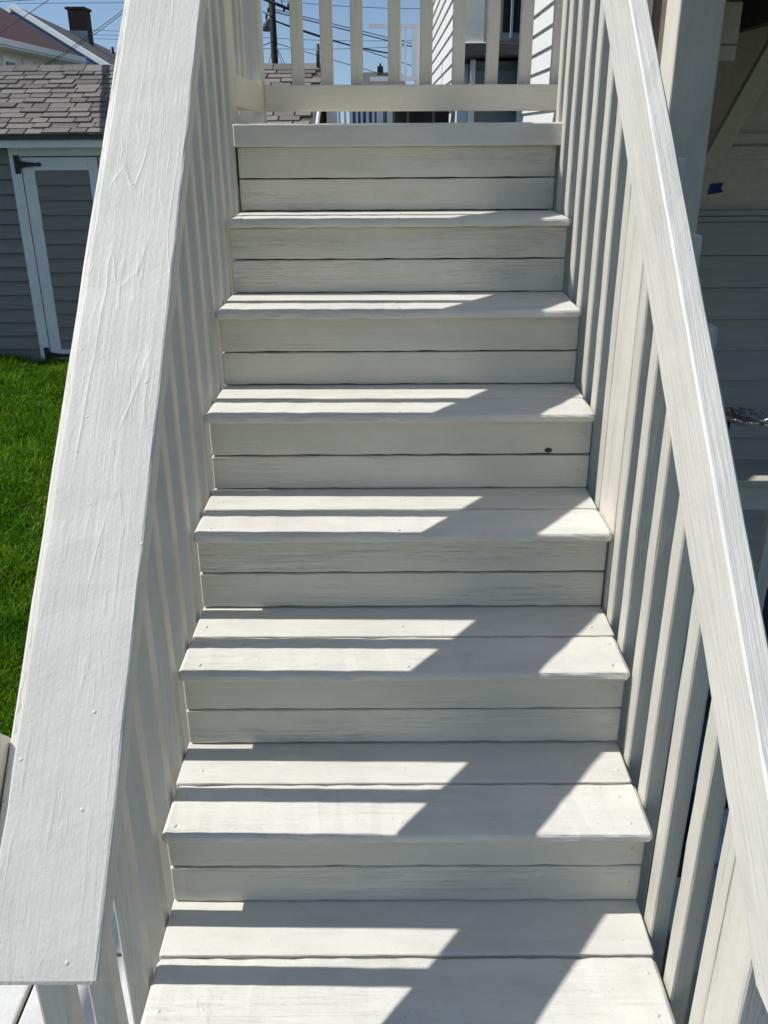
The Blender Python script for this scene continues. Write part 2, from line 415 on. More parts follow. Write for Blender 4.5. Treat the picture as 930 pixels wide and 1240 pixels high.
# side stringers, cut in steps under the treads
for s in (-1, 1):
    poly = []
    for k in range(-2, NT):
        poly += [(k*RUN+0.05, (k-1)*RISE-0.024 if k > -2 else GZ), (k*RUN+0.05, k*RISE-0.024)]
    poly += [(NT*RUN+0.05, (NT-1)*RISE-0.024), (NT*RUN+0.05, NT*RISE-0.30), (0.42, GZ)]
    a = s*(HW-0.012); b = s*(HW-0.05)
    prism('stringer', st, M_bal, poly, 'x', min(a, b), max(a, b))
# near-black panel added behind the steps, paints the hollow's shade
slab('hollow_shade_panel', st, M_dark, [(-0.40, 0.45, GZ), (0.40, 0.45, GZ), (0.40, NT*RUN+0.10, NT*RISE-0.30), (-0.40, NT*RUN+0.10, NT*RISE-0.30)], 0.012)

# landing: nosing board on edge, deck boards, joists
ld = thing('landing', 'grey-white painted deck landing at the top of the stairs', 'landing', (0.2, 2.1, GZ))
board('edge_board', ld, M_tread, (-HW-0.004, NT*RUN+0.019, LAND_Z-0.0305), (HW+0.03, NT*RUN+0.019, LAND_Z-0.031), (0, 0, 1), 0.0610, 0.038, 0.004, 22, 0.0007, 91)
board('batten', ld, M_riser, (-HW+0.01, NT*RUN+0.022+0.011, LAND_Z-0.0705), (HW-0.01, NT*RUN+0.033, LAND_Z-0.0705), (0, 0, 1), 0.018, 0.012, 0.002, 12, 0.0004, 3)
for i in range(7):
    y0 = NT*RUN+0.042+i*0.142
    board('deck_board', ld, M_tread, (-0.50, y0+0.0695, LAND_Z-0.0125), (0.70, y0+0.0695, LAND_Z-0.0125), (0, 1, 0), 0.139, 0.024, 0.003, 8, 0.0005, i)
box('gap_shade_panel', ld, M_dark, (-0.43, NT*RUN+0.085, 0.95), (0.43, NT*RUN+0.10, LAND_Z-0.175))  # near-black sheet added to make the top riser gaps look shaded
for i in range(7):  # extra boards hidden by the porch post, added to shade the frieze
    y0 = 2.052+i*0.142
    board('deck_board', ld, M_tread, (0.703, y0+0.0695, LAND_Z-0.0125), (0.945, y0+0.0695, LAND_Z-0.0125), (0, 1, 0), 0.139, 0.024, 0.003, 4, 0.0005, 40+i)
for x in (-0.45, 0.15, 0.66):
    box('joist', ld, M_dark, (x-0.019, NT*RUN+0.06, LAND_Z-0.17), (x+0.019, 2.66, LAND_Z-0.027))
for x, y in ((-0.45, 2.6), (0.66, 2.6)):
    box('leg', ld, M_post, (x-0.045, y-0.045, GZ), (x+0.045, y+0.045, LAND_Z-0.171), 0.004)

# ------------------------------------------------------------------ left stair railing
ML, ZL = 0.985, 0.765                     # slope and height of the cap's upper face at y=0
lr = thing('stair_railing', 'left stair railing with a broad flat painted cap board', 'railing', (-0.48, 0, GZ))
def onl(y, off=0): return ZL+ML*y+off
nl = Vector((0, -ML, 1)).normalized()
def rail_pts(x, z0, m_, ya, yb, down):
    n_ = Vector((0, -m_, 1)).normalized()
    return Vector((x, ya, z0+m_*ya))-n_*down, Vector((x, yb, z0+m_*yb))-n_*down
a, b = rail_pts(-0.445, ZL, ML, -0.293, 1.80, 0.019)
box('top_post', lr, M_post, (-0.556, 1.700, 0.6), (-0.4625, 1.79, 2.45), 0.004)
board('cap_board', lr, M_cap, a, b, (1, 0, 0), 0.140, 0.038, 0.004, 60, 0.0010, 11)
a, b = rail_pts(-0.5205, ZL-0.053, ML, -0.27, 1.80, 0.031)
board('outer_rail', lr, M_rail, a, b, (1, 0, 0), 0.036, 0.062, 0.004, 30, 0.0008, 12)
lys = [-0.18, -0.04]+[0.107+0.1215*i for i in range(0, 14)]
for i, y in enumerate(lys):
    top = onl(y)-0.033; bot = max(GZ, 0.8317*y-0.62)
    tw = random.uniform(-0.004, 0.004)
    board('baluster', lr, M_bal, (-0.4825+tw*0.3, y, bot), (-0.4825, y+tw*0.5, top), (1, 0, 0), 0.041, 0.0395, 0.0045, 14, 0.0006, 100+i % 5)
# lower end post behind the cap, and the stub of an older rail outside
board('rail_stub', lr, M_rail, (-0.556, -0.25, 0.46), (-0.556, -0.055, 0.652), (1, 0, 0), 0.034, 0.07, 0.012, 8, 0.0015, 14)

# ------------------------------------------------------------------ right stair railing
MR, ZR, DR = 0.915, 0.738, 0.199
rr = thing('stair_railing', 'right stair railing with a deep board set on edge as rail', 'railing', (0.48, 0, GZ))
y_low = -0.200; zl = ZR-DR+MR*y_low; yt = 1.72
th_ = math.atan(MR); ca, sa = math.cos(th_), math.sin(th_)
poly = [(y_low, zl), ((zl-ZR)/MR, zl), (yt, ZR+MR*yt), (yt, ZR-DR+MR*yt)]
def rail_prism(name, parent, mat, poly, x0, x1, n=50, c=0.004):
    """sloping board on edge: local X along the slope so the grain follows it"""
    org = Vector(((x0+x1)/2, sum(q[0] for q in poly)/4, sum(q[1] for q in poly)/4))
    M = Matrix(((0, 1, 0), (ca, 0, -sa), (sa, 0, ca))).to_4x4()          # columns: length, x, normal
    M = Matrix.Translation(org) @ M
    Mi = M.inverted()
    P = [Mi @ Vector((org.x, q[0], q[1])) for q in poly]; hw = (x1-x0)/2
    lowA, lowB, hiB, hiA = P[0], P[1], P[2], P[3]
    V, F = [], []; rg = random.Random(4)
    prev = None
    for i in range(n+1):
        f = i/n
        L_ = lowA.lerp(hiA, f); T_ = lowB.lerp(hiB, f)
        j = [rg.uniform(0, 0.0012) for _ in range(4)]
        # section: lower/upper edges rounded
        dz = c
        ring = [(-hw+c, L_, 0, 0), (-hw+j[0], L_, 0, dz), (-hw+j[1], T_, 0, -dz), (-hw+c, T_, 0, -j[1]), (hw-c, T_, 0, -j[2]), (hw-j[2], T_, 0, -dz), (hw-j[3], L_, 0, dz), (hw-c, L_, 0, 0)]
        base = len(V)
        for yy, q, _, d in ring: V.append((q.x, yy, q.z+d))
        if prev is not None:
            for k in range(8): F.append((prev+k, prev+(k+1) % 8, base+(k+1) % 8, base+k))
        prev = base
    F.append(tuple(reversed(range(8)))); F.append(tuple(range(len(V)-8, len(V))))
    me = mesh(name, V, F); bm = bmesh.new(); bm.from_mesh(me); bmesh.ops.recalc_face_normals(bm, faces=bm.faces); bm.to_mesh(me); bm.free()
    return link(name, me, mat, parent, M)
rail_prism('top_rail', rr, M_rail, poly, 0.450, 0.489)
rys = [-0.038, 0.085, 0.215, 0.342, 0.465, 0.592, 0.698, 0.895, 1.022, 1.142, 1.275, 1.392, 1.53, 1.655, 1.76]
for i, y in enumerate(rys):
    top = ZR-DR+MR*y+0.035; bot = max(GZ, 0.8317*y-0.62)
    tw = random.uniform(-0.004, 0.004)
    board('baluster', rr, M_bal, (0.4795, y+tw, bot), (0.4795, y-tw*0.5, top), (1, 0, 0), 0.036, 0.045, 0.005, 14, 0.0007, 200+i % 5)
prism('post', rr, M_post, [(0.724, 0.20), (0.860, 0.20), (0.860, ZR-DR+MR*0.86+0.012), (0.724, ZR-DR+MR*0.724+0.012)], 'x', 0.4605, 0.500, 0.004)
prism('newel_post', rr, M_post, [(-0.160, GZ), (-0.064, GZ), (-0.064, ZR-DR-0.064*MR+0.03), (-0.160, ZR-DR-0.160*MR+0.03)], 'x', 0.4605, 0.556, 0.005)
for y, z in ((0.775, 1.345), (0.628, 1.222), (0.492, 1.086)):
    box('rail_block', rr, M_post, (0.4895, y-0.02, z-0.16), (0.531, y+0.02, z), 0.003)

# ------------------------------------------------------------------ landing railings
fy = 2.56
fr_ = thing('landing_railing', 'painted railing along the far side of the landing, sky behind it', 'railing', (0.1, fy, LAND_Z))
board('bottom_rail', fr_, M_riser, (-0.475, fy, 1.5135), (1.02, fy, 1.509), (0, 0, 1), 0.089, 0.038, 0.003, 20, 0.0005, 61)
board('top_rail', fr_, M_rail, (-0.475, fy, 2.34), (1.02, fy, 2.34), (0, 1, 0), 0.12, 0.038, 0.004, 20, 0.0005, 62)
for i, px in enumerate((361.5, 396.5, 432.5, 477, 515.3, 554.2, 594.5, 634, 673)):
    q = at(px, 101, fy+0.038)
    board('baluster', fr_, M_riser, (q.x, fy+0.038, 1.47), (q.x+0.002, fy+0.038, 2.33), (1, 0, 0), 0.046, 0.036, 0.004, 8, 0.0005, 300+i % 4)
for i in range(2):
    board('baluster', fr_, M_riser, (0.75+0.14*i, fy+0.038, 1.47), (0.75+0.14*i, fy+0.038, 2.33), (1, 0, 0), 0.046, 0.036, 0.004, 8, 0.0005, 300+i % 4)
sr = thing('landing_railing', 'painted railing along the left side of the landing, joining the corner post', 'railing', (-0.5, 2.1, LAND_Z))
board('bottom_rail', sr, M_riser, (-0.497, 1.70, 1.512), (-0.497, 2.54, 1.512), (0, 0, 1), 0.089, 0.038, 0.003, 14, 0.0005, 63)
board('top_rail', sr, M_rail, (-0.50, 1.70, 2.34), (-0.50, 2.60, 2.34), (1, 0, 0), 0.12, 0.038, 0.004, 14, 0.0005, 64)
for i in range(6):
    y = 1.80+0.118*i
    board('baluster', sr, M_bal, (-0.538, y, 1.47), (-0.538, y, 2.33), (1, 0, 0), 0.040, 0.040, 0.004, 8, 0.0005, 310+i % 3)
box('corner_post', sr, M_post, (-0.575, 2.542, LAND_Z-0.10), (-0.482, 2.635, 2.32), 0.004)
prism('toe_block', sr, M_bal, [(1.70, LAND_Z+0.001), (2.02, LAND_Z+0.001), (1.70, LAND_Z+0.045)], 'x', -0.50, -0.462, 0.003)

# ------------------------------------------------------------------ porch on the right
pp = box('porch_post', None, M_post, (0.823, 1.90, GZ), (0.957, 2.04, 2.7), 0.005)
tag(pp, 'tall thick square painted post behind the right stair railing', 'post')
PY = 2.90
pw = thing('porch_wall', 'shaded grey clapboard wall under the porch right of the stairs', 'wall', (2.2, PY, GZ))
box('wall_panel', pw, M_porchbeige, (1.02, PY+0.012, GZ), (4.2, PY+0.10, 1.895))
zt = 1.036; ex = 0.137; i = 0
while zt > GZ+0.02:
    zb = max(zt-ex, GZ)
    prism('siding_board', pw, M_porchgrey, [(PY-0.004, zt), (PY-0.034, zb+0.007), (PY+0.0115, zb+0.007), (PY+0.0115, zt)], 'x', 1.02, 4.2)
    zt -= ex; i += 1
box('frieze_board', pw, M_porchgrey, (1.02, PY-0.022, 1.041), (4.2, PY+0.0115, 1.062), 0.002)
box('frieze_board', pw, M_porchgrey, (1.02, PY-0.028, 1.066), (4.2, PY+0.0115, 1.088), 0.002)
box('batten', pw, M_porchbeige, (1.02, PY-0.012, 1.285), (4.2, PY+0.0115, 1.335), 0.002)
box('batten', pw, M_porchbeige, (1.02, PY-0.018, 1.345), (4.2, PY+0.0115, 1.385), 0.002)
pc = thing('porch_ceiling', 'dark underside of the upper porch at the top right', 'ceiling', (2.5, 2.3, 1.66))
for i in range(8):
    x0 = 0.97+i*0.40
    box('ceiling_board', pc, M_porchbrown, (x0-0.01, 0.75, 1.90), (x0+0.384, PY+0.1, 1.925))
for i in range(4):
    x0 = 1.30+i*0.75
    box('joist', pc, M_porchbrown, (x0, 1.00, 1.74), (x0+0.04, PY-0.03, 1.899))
box('sun_block_board', pc, M_porchbrown, (0.935, 2.06, 1.33), (0.962, PY+0.09, 1.899), 0.002)  # board added to keep sun off the brace and frieze
# boards hung across the front between post and joist
q0 = at(858, 12, 2.10); q1 = at(888, 75, 2.10)
zz = [q1.z, q1.z+0.048, q1.z+0.168, q1.z+0.30, q1.z+0.44]
for i in range(4):
    box('fascia_board', pc, M_porchbeige, (q0.x-0.03, 2.10-0.003*i, zz[i]+0.003), (q1.x+0.005, 2.125, zz[i+1]-0.002), 0.002)
a0, a1 = at(858, 201, 2.80), at(950, 38, 2.66)
br = board('brace_board', pc, M_porchbeige, a0, a1, (0, 1, 0.0), 0.04, 0.075, 0.003, 8, 0.0005, 71)
hs_ = thing('house', 'unseen upper storey added above the porch on the right to block sky light', 'house', (2.9, 2.0, 1.93))  # storey out of view, added to block sky and bounce warm light
box('wall', hs_, M_cream, (1.35, 0.96, 1.93), (4.6, 3.0, 6.2))
for i in range(34):
    prism('siding_board', hs_, M_cream, [(1.348, 6.2-0.124*i), (1.332, 6.2-0.124*(i+1)-0.002), (1.3495, 6.2-0.124*(i+1)-0.002), (1.3495, 6.2-0.124*i)], 'y', 0.96, 3.0)
tp = at(868, 229, PY)
V = [(-0.032, 0, -0.022), (0.030, -0.004, -0.012), (0.018, -0.006, 0.004), (0.022, -0.012, 0.026), (-0.028, -0.001, 0.020)]
V2 = [(x, y-0.0012, z) for x, y, z in V]
me = mesh('tape', V+V2, [(0, 1, 2, 3, 4), (9, 8, 7, 6, 5)]+[(i, i+5, (i+1) % 5+5, (i+1) % 5) for i in range(5)])
tag(link('tape_scrap', me, M_tape, None, Matrix.Translation((tp.x, PY+0.008, tp.z))), 'small scrap of dark blue tape stuck on the porch wall', 'tape')

pr = thing('porch_railing', 'low painted railing with a ledge right of the stairs, in shade', 'railing', (1.5, 1.65, GZ))
box('ledge_board', pr, M_porchgrey, (0.98, 1.58, 0.352), (2.6, 1.78, 0.374), 0.003)
box('rail_board', pr, M_bal, (0.98, 1.60, 0.262), (2.6, 1.638, 0.351), 0.003)
for i in range(9):
    x = 1.10+0.15*i
    box('baluster', pr, M_post, (x-0.019, 1.64, GZ), (x+0.019, 1.678, 0.345), 0.003)
box('post', pr, M_post, (0.985, 1.64, GZ), (1.06, 1.72, 0.351), 0.004)
# foil pan standing on the ledge
fp = at(903, 506, 1.68)
pan = thing('foil_pan', 'crinkled shiny foil pan set above the porch ledge', 'pan', (fp.x, 1.68, 0.376))
V, F = [], []; sg = 36; rg = random.Random(2)
prof = [(0.0, 0.0), (0.055, 0.0), (0.085, 0.022), (0.092, 0.022), (0.092, 0.026), (0.083, 0.026), (0.053, 0.004), (0.0, 0.004)]
for i in range(sg):
    t = 2*math.pi*i/sg
    for r_, z_ in prof:
        cr = (1+0.05*rg.uniform(-1, 1)) if r_ > 0.06 else 1
        V.append((r_*cr*math.cos(t), r_*cr*math.sin(t), z_+(0.003*rg.uniform(-1, 1) if r_ > 0.06 else 0)))
P = len(prof)
for i in range(sg):
    for j in range(P-1): F.append((i*P+j, ((i+1) % sg)*P+j, ((i+1) % sg)*P+j+1, i*P+j+1))
link('pan', mesh('pan', V, F), M_foil, pan, Matrix.Translation((fp.x, 1.68, fp.z-0.016)) @ Matrix.Rotation(R(6), 4, 'Y'))
tube('stand', pan, M_black, [(fp.x-0.045, 1.70, 0.375), (fp.x-0.045, 1.70, fp.z-0.008)], 0.008, 8)

# things lying in the dark below the right railing
def bag(name, mat, c, s, seed, label):
    bm = bmesh.new(); bmesh.ops.create_icosphere(bm, subdivisions=3, radius=1.0); rg = random.Random(seed)
    ph = [rg.uniform(0, 6) for _ in range(6)]
    for v in bm.verts:
        d = v.co.normalized(); f = 1+0.13*math.sin(5*d.x+ph[0])*math.sin(4*d.y+ph[1])+0.09*math.sin(11*d.z+ph[2]+4*d.x)+0.06*math.sin(17*d.y+ph[3])
        if d.z > 0.8: f *= 1+0.5*(d.z-0.8)*3
        v.co = Vector((d.x*s[0]*f, d.y*s[1]*f, max(d.z*f, -0.75)*s[2]))
    me = bpy.data.meshes.new(name); bm.to_mesh(me); bm.free()
    tag(link(name, me, mat, None, Matrix.Translation((c[0], c[1], GZ+0.76*s[2]))), label, 'bag')
bag('plastic_bag', M_bag, (0.90, 1.22, 0), (0.16, 0.16, 0.17), 1, 'crumpled blue plastic bag on the ground behind the right balusters')
bag('plastic_bag', M_bagw, (0.97, 0.93, 0), (0.12, 0.11, 0.11), 2, 'crumpled pale plastic bag on the ground behind the right balusters')
sb = thing('storage_box', 'low painted wooden box on the ground beside the right newel post', 'box', (0.72, 0.3, GZ))
box('lid', sb, M_bal, (0.575, 0.285, -0.225), (0.86, 0.52, -0.20), 0.003)
box('body', sb, M_porchgrey, (0.585, 0.295, GZ+0.004), (0.85, 0.51, -0.226), 0.003)
mt = tag(box('ground_shade_sheet', None, M_dark, (0.60, 0.56, GZ-0.016), (2.6, 2.88, GZ-0.002)), 'near-black sheet standing in for shade on the ground under the porch', 'mat')  # dark sheet laid where the ground is only in shade

# ------------------------------------------------------------------ shed
SY = 7.2; SX0, SX1 = -5.4, -0.66
sh = thing('shed', 'grey clapboard garden shed with shingled roof and white double door', 'shed', (-3, SY+1.2, GZ))
box('wall', sh, M_shedside, (SX0+0.02, SY+0.02, GZ), (SX1-0.03, SY+2.38, 1.30))
ex = 0.1245
def laps(parent, x0, x1, ztop, zbot, Y, mat, ex, d=0.028, name='siding_board'):
    z = ztop
    while z > zbot+0.01:
        b_ = max(z-ex, zbot)
        prism(name, parent, mat, [(Y-0.003, z), (Y-d, b_+0.005), (Y+0.018, b_+0.005), (Y+0.018, z)], 'x', x0, x1); z -= ex
DL = at(10, 180, SY).x; D0 = at(25, 190, SY).x; D1 = D0+0.665; D2 = D1+0.012+0.665
laps(sh, SX0, DL, 1.29, GZ+0.02, SY, M_shedside, ex)
laps(sh, D2+0.13, SX1, 1.29, GZ+0.02, SY, M_shedside, ex)
box('door_casing', sh, M_white, (DL, SY-0.022, GZ+0.02), (D0-0.008, SY+0.019, 1.30), 0.003)
box('door_casing', sh, M_white, (D2+0.008, SY-0.022, GZ+0.02), (D2+0.13, SY+0.019, 1.30), 0.003)
box('door_casing', sh, M_white, (D0-0.0075, SY-0.020, 1.232), (D2+0.0075, SY+0.019, 1.30), 0.003)
for i, (xa, xb) in enumerate(((D0, D1), (D1+0.012, D2))):
    dr = box('door', sh, M_shedside, (xa, SY+0.005, GZ+0.045), (xb, SY+0.019, 1.222))
    box('stile', dr, M_white, (xa, SY-0.014, GZ+0.045), (xa+0.105, SY+0.0045, 1.222), 0.003)
    box('stile', dr, M_white, (xb-0.085, SY-0.014, GZ+0.045), (xb, SY+0.0045, 1.222), 0.003)
    box('door_rail', dr, M_white, (xa+0.106, SY-0.013, 1.115), (xb-0.086, SY+0.0045, 1.222), 0.003)
    box('door_rail', dr, M_white, (xa+0.106, SY-0.013, GZ+0.045), (xb-0.086, SY+0.0045, GZ+0.14), 0.003)
    z = 1.114
    while z > GZ+0.15:
        b_ = max(z-ex, GZ+0.141)
        prism('panel_board', dr, M_shedside, [(SY+0.001, z), (SY-0.016, b_+0.005), (SY+0.0045, b_+0.005), (SY+0.0045, z)], 'x', xa+0.107, xb-0.087); z -= ex
    for zh in (1.165, GZ+0.085):
        xo = xa-0.055 if i == 0 else xb+0.055; s = 1 if i == 0 else -1
        pl = [(0, -0.075), (0.045, -0.075), (0.05, -0.03), (0.10, -0.022), (0.19, -0.012), (0.215, -0.018), (0.235, 0), (0.215, 0.018), (0.19, 0.012), (0.10, 0.022), (0.05, 0.03), (0.045, 0.075), (0, 0.075)]
        pl = [(xo+s*x, zh+z_) for x, z_ in pl]
        prism('hinge', dr, M_black, pl, 'y', SY-0.030, SY-0.0225)
box('fascia', sh, M_white, (SX0-0.2, SY-0.165, 1.300), (SX1+0.02, SY-0.140, 1.408), 0.003)
box('soffit', sh, M_white, (SX0-0.2, SY-0.139, 1.301), (SX1+0.02, SY+0.04, 1.318))
RY = SY+1.22; RZE, RZR = 1.412, 2.005          # eave and ridge
slope = (RZR-RZE)/(RY-(SY-0.19))
rf = prism('roof', sh, M_greyroof, [(SY-0.19, RZE-0.012), (RY, RZR-0.012), (RY+1.41, RZE-0.012), (RY+1.41, RZE-0.05), (RY, RZR-0.05), (SY-0.19, RZE-0.05)], 'x', SX0-0.2, SX1+0.02)
rl = math.hypot(RY-SY+0.19, RZR-RZE); nc = 14; th = math.atan(slope); rg = random.Random(9)
_sh = {}
def shingle_mesh(wd, ln, tk):
    k = (wd, ln, tk)
    if k not in _sh:
        V = [(-wd/2, 0, 0), (wd/2, 0, 0), (wd/2, ln, 0), (-wd/2, ln, 0), (-wd/2+0.004, 0, tk), (wd/2-0.004, 0, tk), (wd/2-0.004, ln, tk*0.4), (-wd/2+0.004, ln, tk*0.4)]
        _sh[k] = mesh('shingle', V, [(3, 2, 1, 0), (4, 5, 6, 7), (0, 1, 5, 4), (1, 2, 6, 5), (2, 3, 7, 6), (3, 0, 4, 7)])
        _sh[k].materials.append(M_shingle)
    return _sh[k]
ex_s = rl/nc; cnt = 0
rest = []
for c_ in range(nc):
    x = SX0-0.2-rg.uniform(0, 0.25)
    while x < SX1+0.03:
        wd = rg.choice((0.14, 0.18, 0.225)); x0, x1 = x, x+wd; x += wd+0.007
        if x1 > SX1+0.035 or x0 < SX0-0.22: 
            continue
        tk = rg.choice((0.011, 0.016, 0.021))
        s_ = c_*ex_s-0.012
        M = Matrix.Translation(((x0+x1)/2, SY-0.19+s_*math.cos(th), RZE-0.009+s_*math.sin(th)+0.004)) @ Matrix.Rotation(th, 4, 'X')
        if x1 > -4.15:
            link('shingle', shingle_mesh(wd, ex_s*1.12, tk), None, rf, M)
            cnt += 1
    # right edge filler course pieces
for i in range(22):
    x0 = SX0-0.2+i*0.225
    cp = prism('ridge_cap', rf, M_shingle, [(RY-0.14, RZR-0.14*slope+0.012+0.003*(i % 2)), (RY, RZR+0.014+0.003*(i % 2)), (RY+0.14, RZR-0.14*slope+0.012), (RY+0.14, RZR-0.14*slope-0.006), (RY, RZR-0.004), (RY-0.14, RZR-0.14*slope-0.006)], 'x', x0+0.002, x0+0.218)
prism('rake_board', sh, M_white, [(SY-0.19, RZE-0.02), (RY, RZR-0.02), (RY+1.41, RZE-0.02), (RY+1.41, RZE-0.12), (RY, RZR-0.12), (SY-0.19, RZE-0.12)], 'x', SX1+0.0205, SX1+0.042)
vp = at(386, 96, RY-0.1)
tube('vent_pipe', sh, M_black, [(vp.x, RY-0.1, RZR-0.08), (vp.x, RY-0.1, RZR+0.17)], 0.018, 8)

# ------------------------------------------------------------------ houses beyond the shed
# cream house with a red-brown roof, its eave running away to the right
ch = thing('house', 'cream sided house with a red-brown roof behind the shed', 'house', at(40, 90, 15))
e0, e1 = at(-60, 25.5, 11.2), at(101, 72.5, 16.0)
e0.z = e1.z
dirE = (e1-e0).normalized(); nE = Vector((dirE.y, -dirE.x, 0))                  # towards the viewer
inn = -nE
g = lambda p, dz: Vector((p.x, p.y, p.z+dz))
slab('wall', ch, M_cream, [g(e0+inn*0.35, -3.4), g(e1+inn*0.35-dirE*0.3, -3.4), g(e1+inn*0.35-dirE*0.3, -0.02), g(e0+inn*0.35, -0.02)], 0.15)
r0_, r1_ = e0+inn*2.9+Vector((0, 0, 1.75)), e1+inn*2.9+Vector((0, 0, 1.75))
rfh = slab('roof', ch, M_redroof, [e0+Vector((0, 0, .03)), e1+Vector((0, 0, .03)), r1_, r0_], 0.06)
slab('gutter', ch, M_white, [g(e0+nE*0.05, -0.045), g(e1+nE*0.05, -0.045), g(e1+nE*0.05, 0.035), g(e0+nE*0.05, 0.035)], 0.09)
tube('downspout', ch, M_white, [g(e1+nE*0.02-dirE*0.1, -0.05), g(e1+inn*0.1-dirE*0.02, -0.32), g(e1+inn*0.25-dirE*0.25, -0.45), g(e1+inn*0.25-dirE*0.25, -3.0)], 0.04, 8)
Lh = (e1-e0).length
def wall_at(f, dz, out=0.0): return g(e0+dirE*(Lh*f)+inn*(0.35-out), dz)
slab('soffit', ch, M_white, [g(e0+nE*0.02, -0.05), g(e1+nE*0.02, -0.05), g(e1+inn*0.42, -0.05), g(e0+inn*0.42, -0.05)], 0.02)
for fa, fb in ((0.44, 0.535), (0.60, 0.675), (0.80, 0.86)):
    wn = slab('window', ch, M_white, [wall_at(fa, -0.95, .06), wall_at(fb, -0.95, .06), wall_at(fb, -0.13, .06), wall_at(fa, -0.13, .06)], 0.055)
    d_ = (fb-fa)*0.16
    slab('pane', wn, M_glass, [wall_at(fa+d_, -0.88, .075), wall_at(fb-d_, -0.88, .075), wall_at(fb-d_, -0.20, .075), wall_at(fa+d_, -0.20, .075)], 0.012)
for i in range(9):
    dz = -0.12-0.14*i
    slab('siding_board', ch, M_cream, [wall_at(0, dz-0.135, .028), wall_at(0.975, dz-0.135, .028), wall_at(0.975, dz, .008), wall_at(0, dz, .008)], 0.006)

# navy house with white rake trim and grey roof
nh = thing('house', 'navy blue gabled house with white trim, grey roof and brick chimney', 'house', at(90, 95, 22))
A = at(14, 5, 21.0); Bk = at(160, 95.5, 19.6)
Rd = at(164, 75, 37.5); Rd.z = A.z
dv = Rd-A
low = Bk
rfn = slab('roof', nh, M_greyroof, [A, low, low+dv, A+dv], 0.12)
rk = (low-A).normalized(); hn = dv.normalized()
def off(p, a, b_): return p+Vector((0, 0, -a))-hn*b_
slab('rake_board', nh, M_white, [off(A, 0.0, .03), off(A, 0.12, .03), off(low, 0.12, .03), off(low, 0.0, .03)], 0.06)
Al = A+Vector((-(low-A).x*0.5, -(low-A).y*0.5, (low-A).z*0.5))
slab('rake_board', nh, M_white, [off(A, 0.0, .03), off(Al, 0.0, .03), off(Al, 0.12, .03), off(A, 0.12, .03)], 0.06)
slab('roof', nh, M_greyroof, [A, A+dv, Al+dv, Al], 0.12)
slab('wall', nh, M_bluewall, [off(A, .12, .01), off(Al, .12, .01), Vector((Al.x, Al.y, GZ)), Vector((low.x, low.y, GZ)), off(low, .12, .01)], 0.05)
cb = at(99, 41, 26.0)
chim = box('chimney', nh, M_brick, (cb.x-0.235, 25.75, cb.z-0.6), (cb.x+0.21, 26.3, at(99, 11.5, 25.75).z))
box('chimney_cap', chim, M_brick, (cb.x-0.28, 25.7, at(99, 11.3, 25.75).z), (cb.x+0.24, 26.35, at(99, 8.2, 25.75).z))
box('flashing', chim, M_metal, (cb.x-0.25, 25.73, cb.z-0.35), (cb.x+0.235, 25.749, cb.z+0.05))
vq = at(135, 70, 30)
tube('vent_pipe', nh, M_black, [vq+Vector((0, 0, -0.6)), at(135.5, 57, 30)], 0.06, 8)

# far grey roof with a dark chimney, seen between the balusters
fh = thing('house', 'distant house with plain grey roof and small dark chimney', 'house', at(455, 120, 40))
f0, f1 = at(432, 103, 40), at(492, 103, 40); f2, f3 = at(486, 87.5, 44), at(440, 87.5, 44)
slab('roof', fh, M_greyroof, [f0, f1, f2, f3], 0.2)
box('wall', fh, M_cream, (f0.x+0.3, 40.3, GZ), (f1.x-0.3, 46, f0.z-0.05))
c0, c1 = at(457, 92, 43.0), at(464, 80, 43.0)
fc = box('chimney', fh, M_brick, (c0.x, 43.0, c0.z-0.8), (c1.x, 43.6, c1.z))
box('chimney_pot', fc, M_darkroof, (c0.x+0.09, 43.1, c1.z), (c1.x-0.09, 43.5, c1.z+0.12))

# ------------------------------------------------------------------ white neighbour house behind the landing
wh = thing('house', 'white clapboard house with a low slate-blue lean-to behind the landing', 'house', (1.3, 7.5, GZ))
XW = 0.56
box('wall', wh, M_clap, (XW+0.02, 6.75, GZ), (3.2, 13.5, 5.2))
z = 5.2
while z > GZ+0.05:
    b_ = z-0.125
    prism('siding_board', wh, M_clap, [(XW-0.002, z), (XW-0.017, b_-0.002), (XW+0.019, b_-0.002), (XW+0.019, z)], 'y', 6.86, 13.5); z -= 0.125
box('corner_board', wh, M_white, (XW-0.022, 6.73, GZ), (XW+0.10, 6.855, 5.2), 0.004)
# lean-to with flat dark roof edge
LY = 6.1; la, lb = at(575, 110, LY), at(668, 110, LY)
lt_top = at(600, 70, LY).z
box('lean_to_wall', wh, M_slate, (la.x, LY+0.02, GZ), (lb.x+0.6, 6.72, lt_top-0.02))
z = lt_top-0.08
while z > GZ+0.1:
    prism('siding_board', wh, M_slate, [(LY-0.002, z), (LY-0.012, z-0.142), (LY+0.019, z-0.142), (LY+0.019, z)], 'x', la.x, lb.x+0.6); z -= 0.14
ra = at(562, 70, LY-0.25)
box('lean_to_roof', wh, M_darkroof, (ra.x, LY-0.25, lt_top), (lb.x+0.6, 6.72, lt_top+0.075), 0.004)
box('corner_board', wh, M_metal, (la.x-0.035, LY-0.015, GZ), (la.x-0.001, LY+0.04, lt_top-0.01), 0.003)
ca0, ca1 = at(560, 58, 6.35), at(586, 58, 6.35)
box('column', wh, M_clap, (ca0.x, 6.36, lt_top+0.0755), (ca1.x, 6.55, 5.0), 0.006)
box('column_base', wh, M_clap, (ca0.x-0.02, 6.34, lt_top+0.0757), (ca1.x+0.02, 6.358, lt_top+0.12), 0.004)
w0, w1 = at(603, 50, 6.70), at(634, 50, 6.70)
wz = at(610, 50, 6.70).z
wn = box('window', wh, M_metal, (w0.x, 6.70, wz), (w1.x, 6.745, 3.4), 0.003)
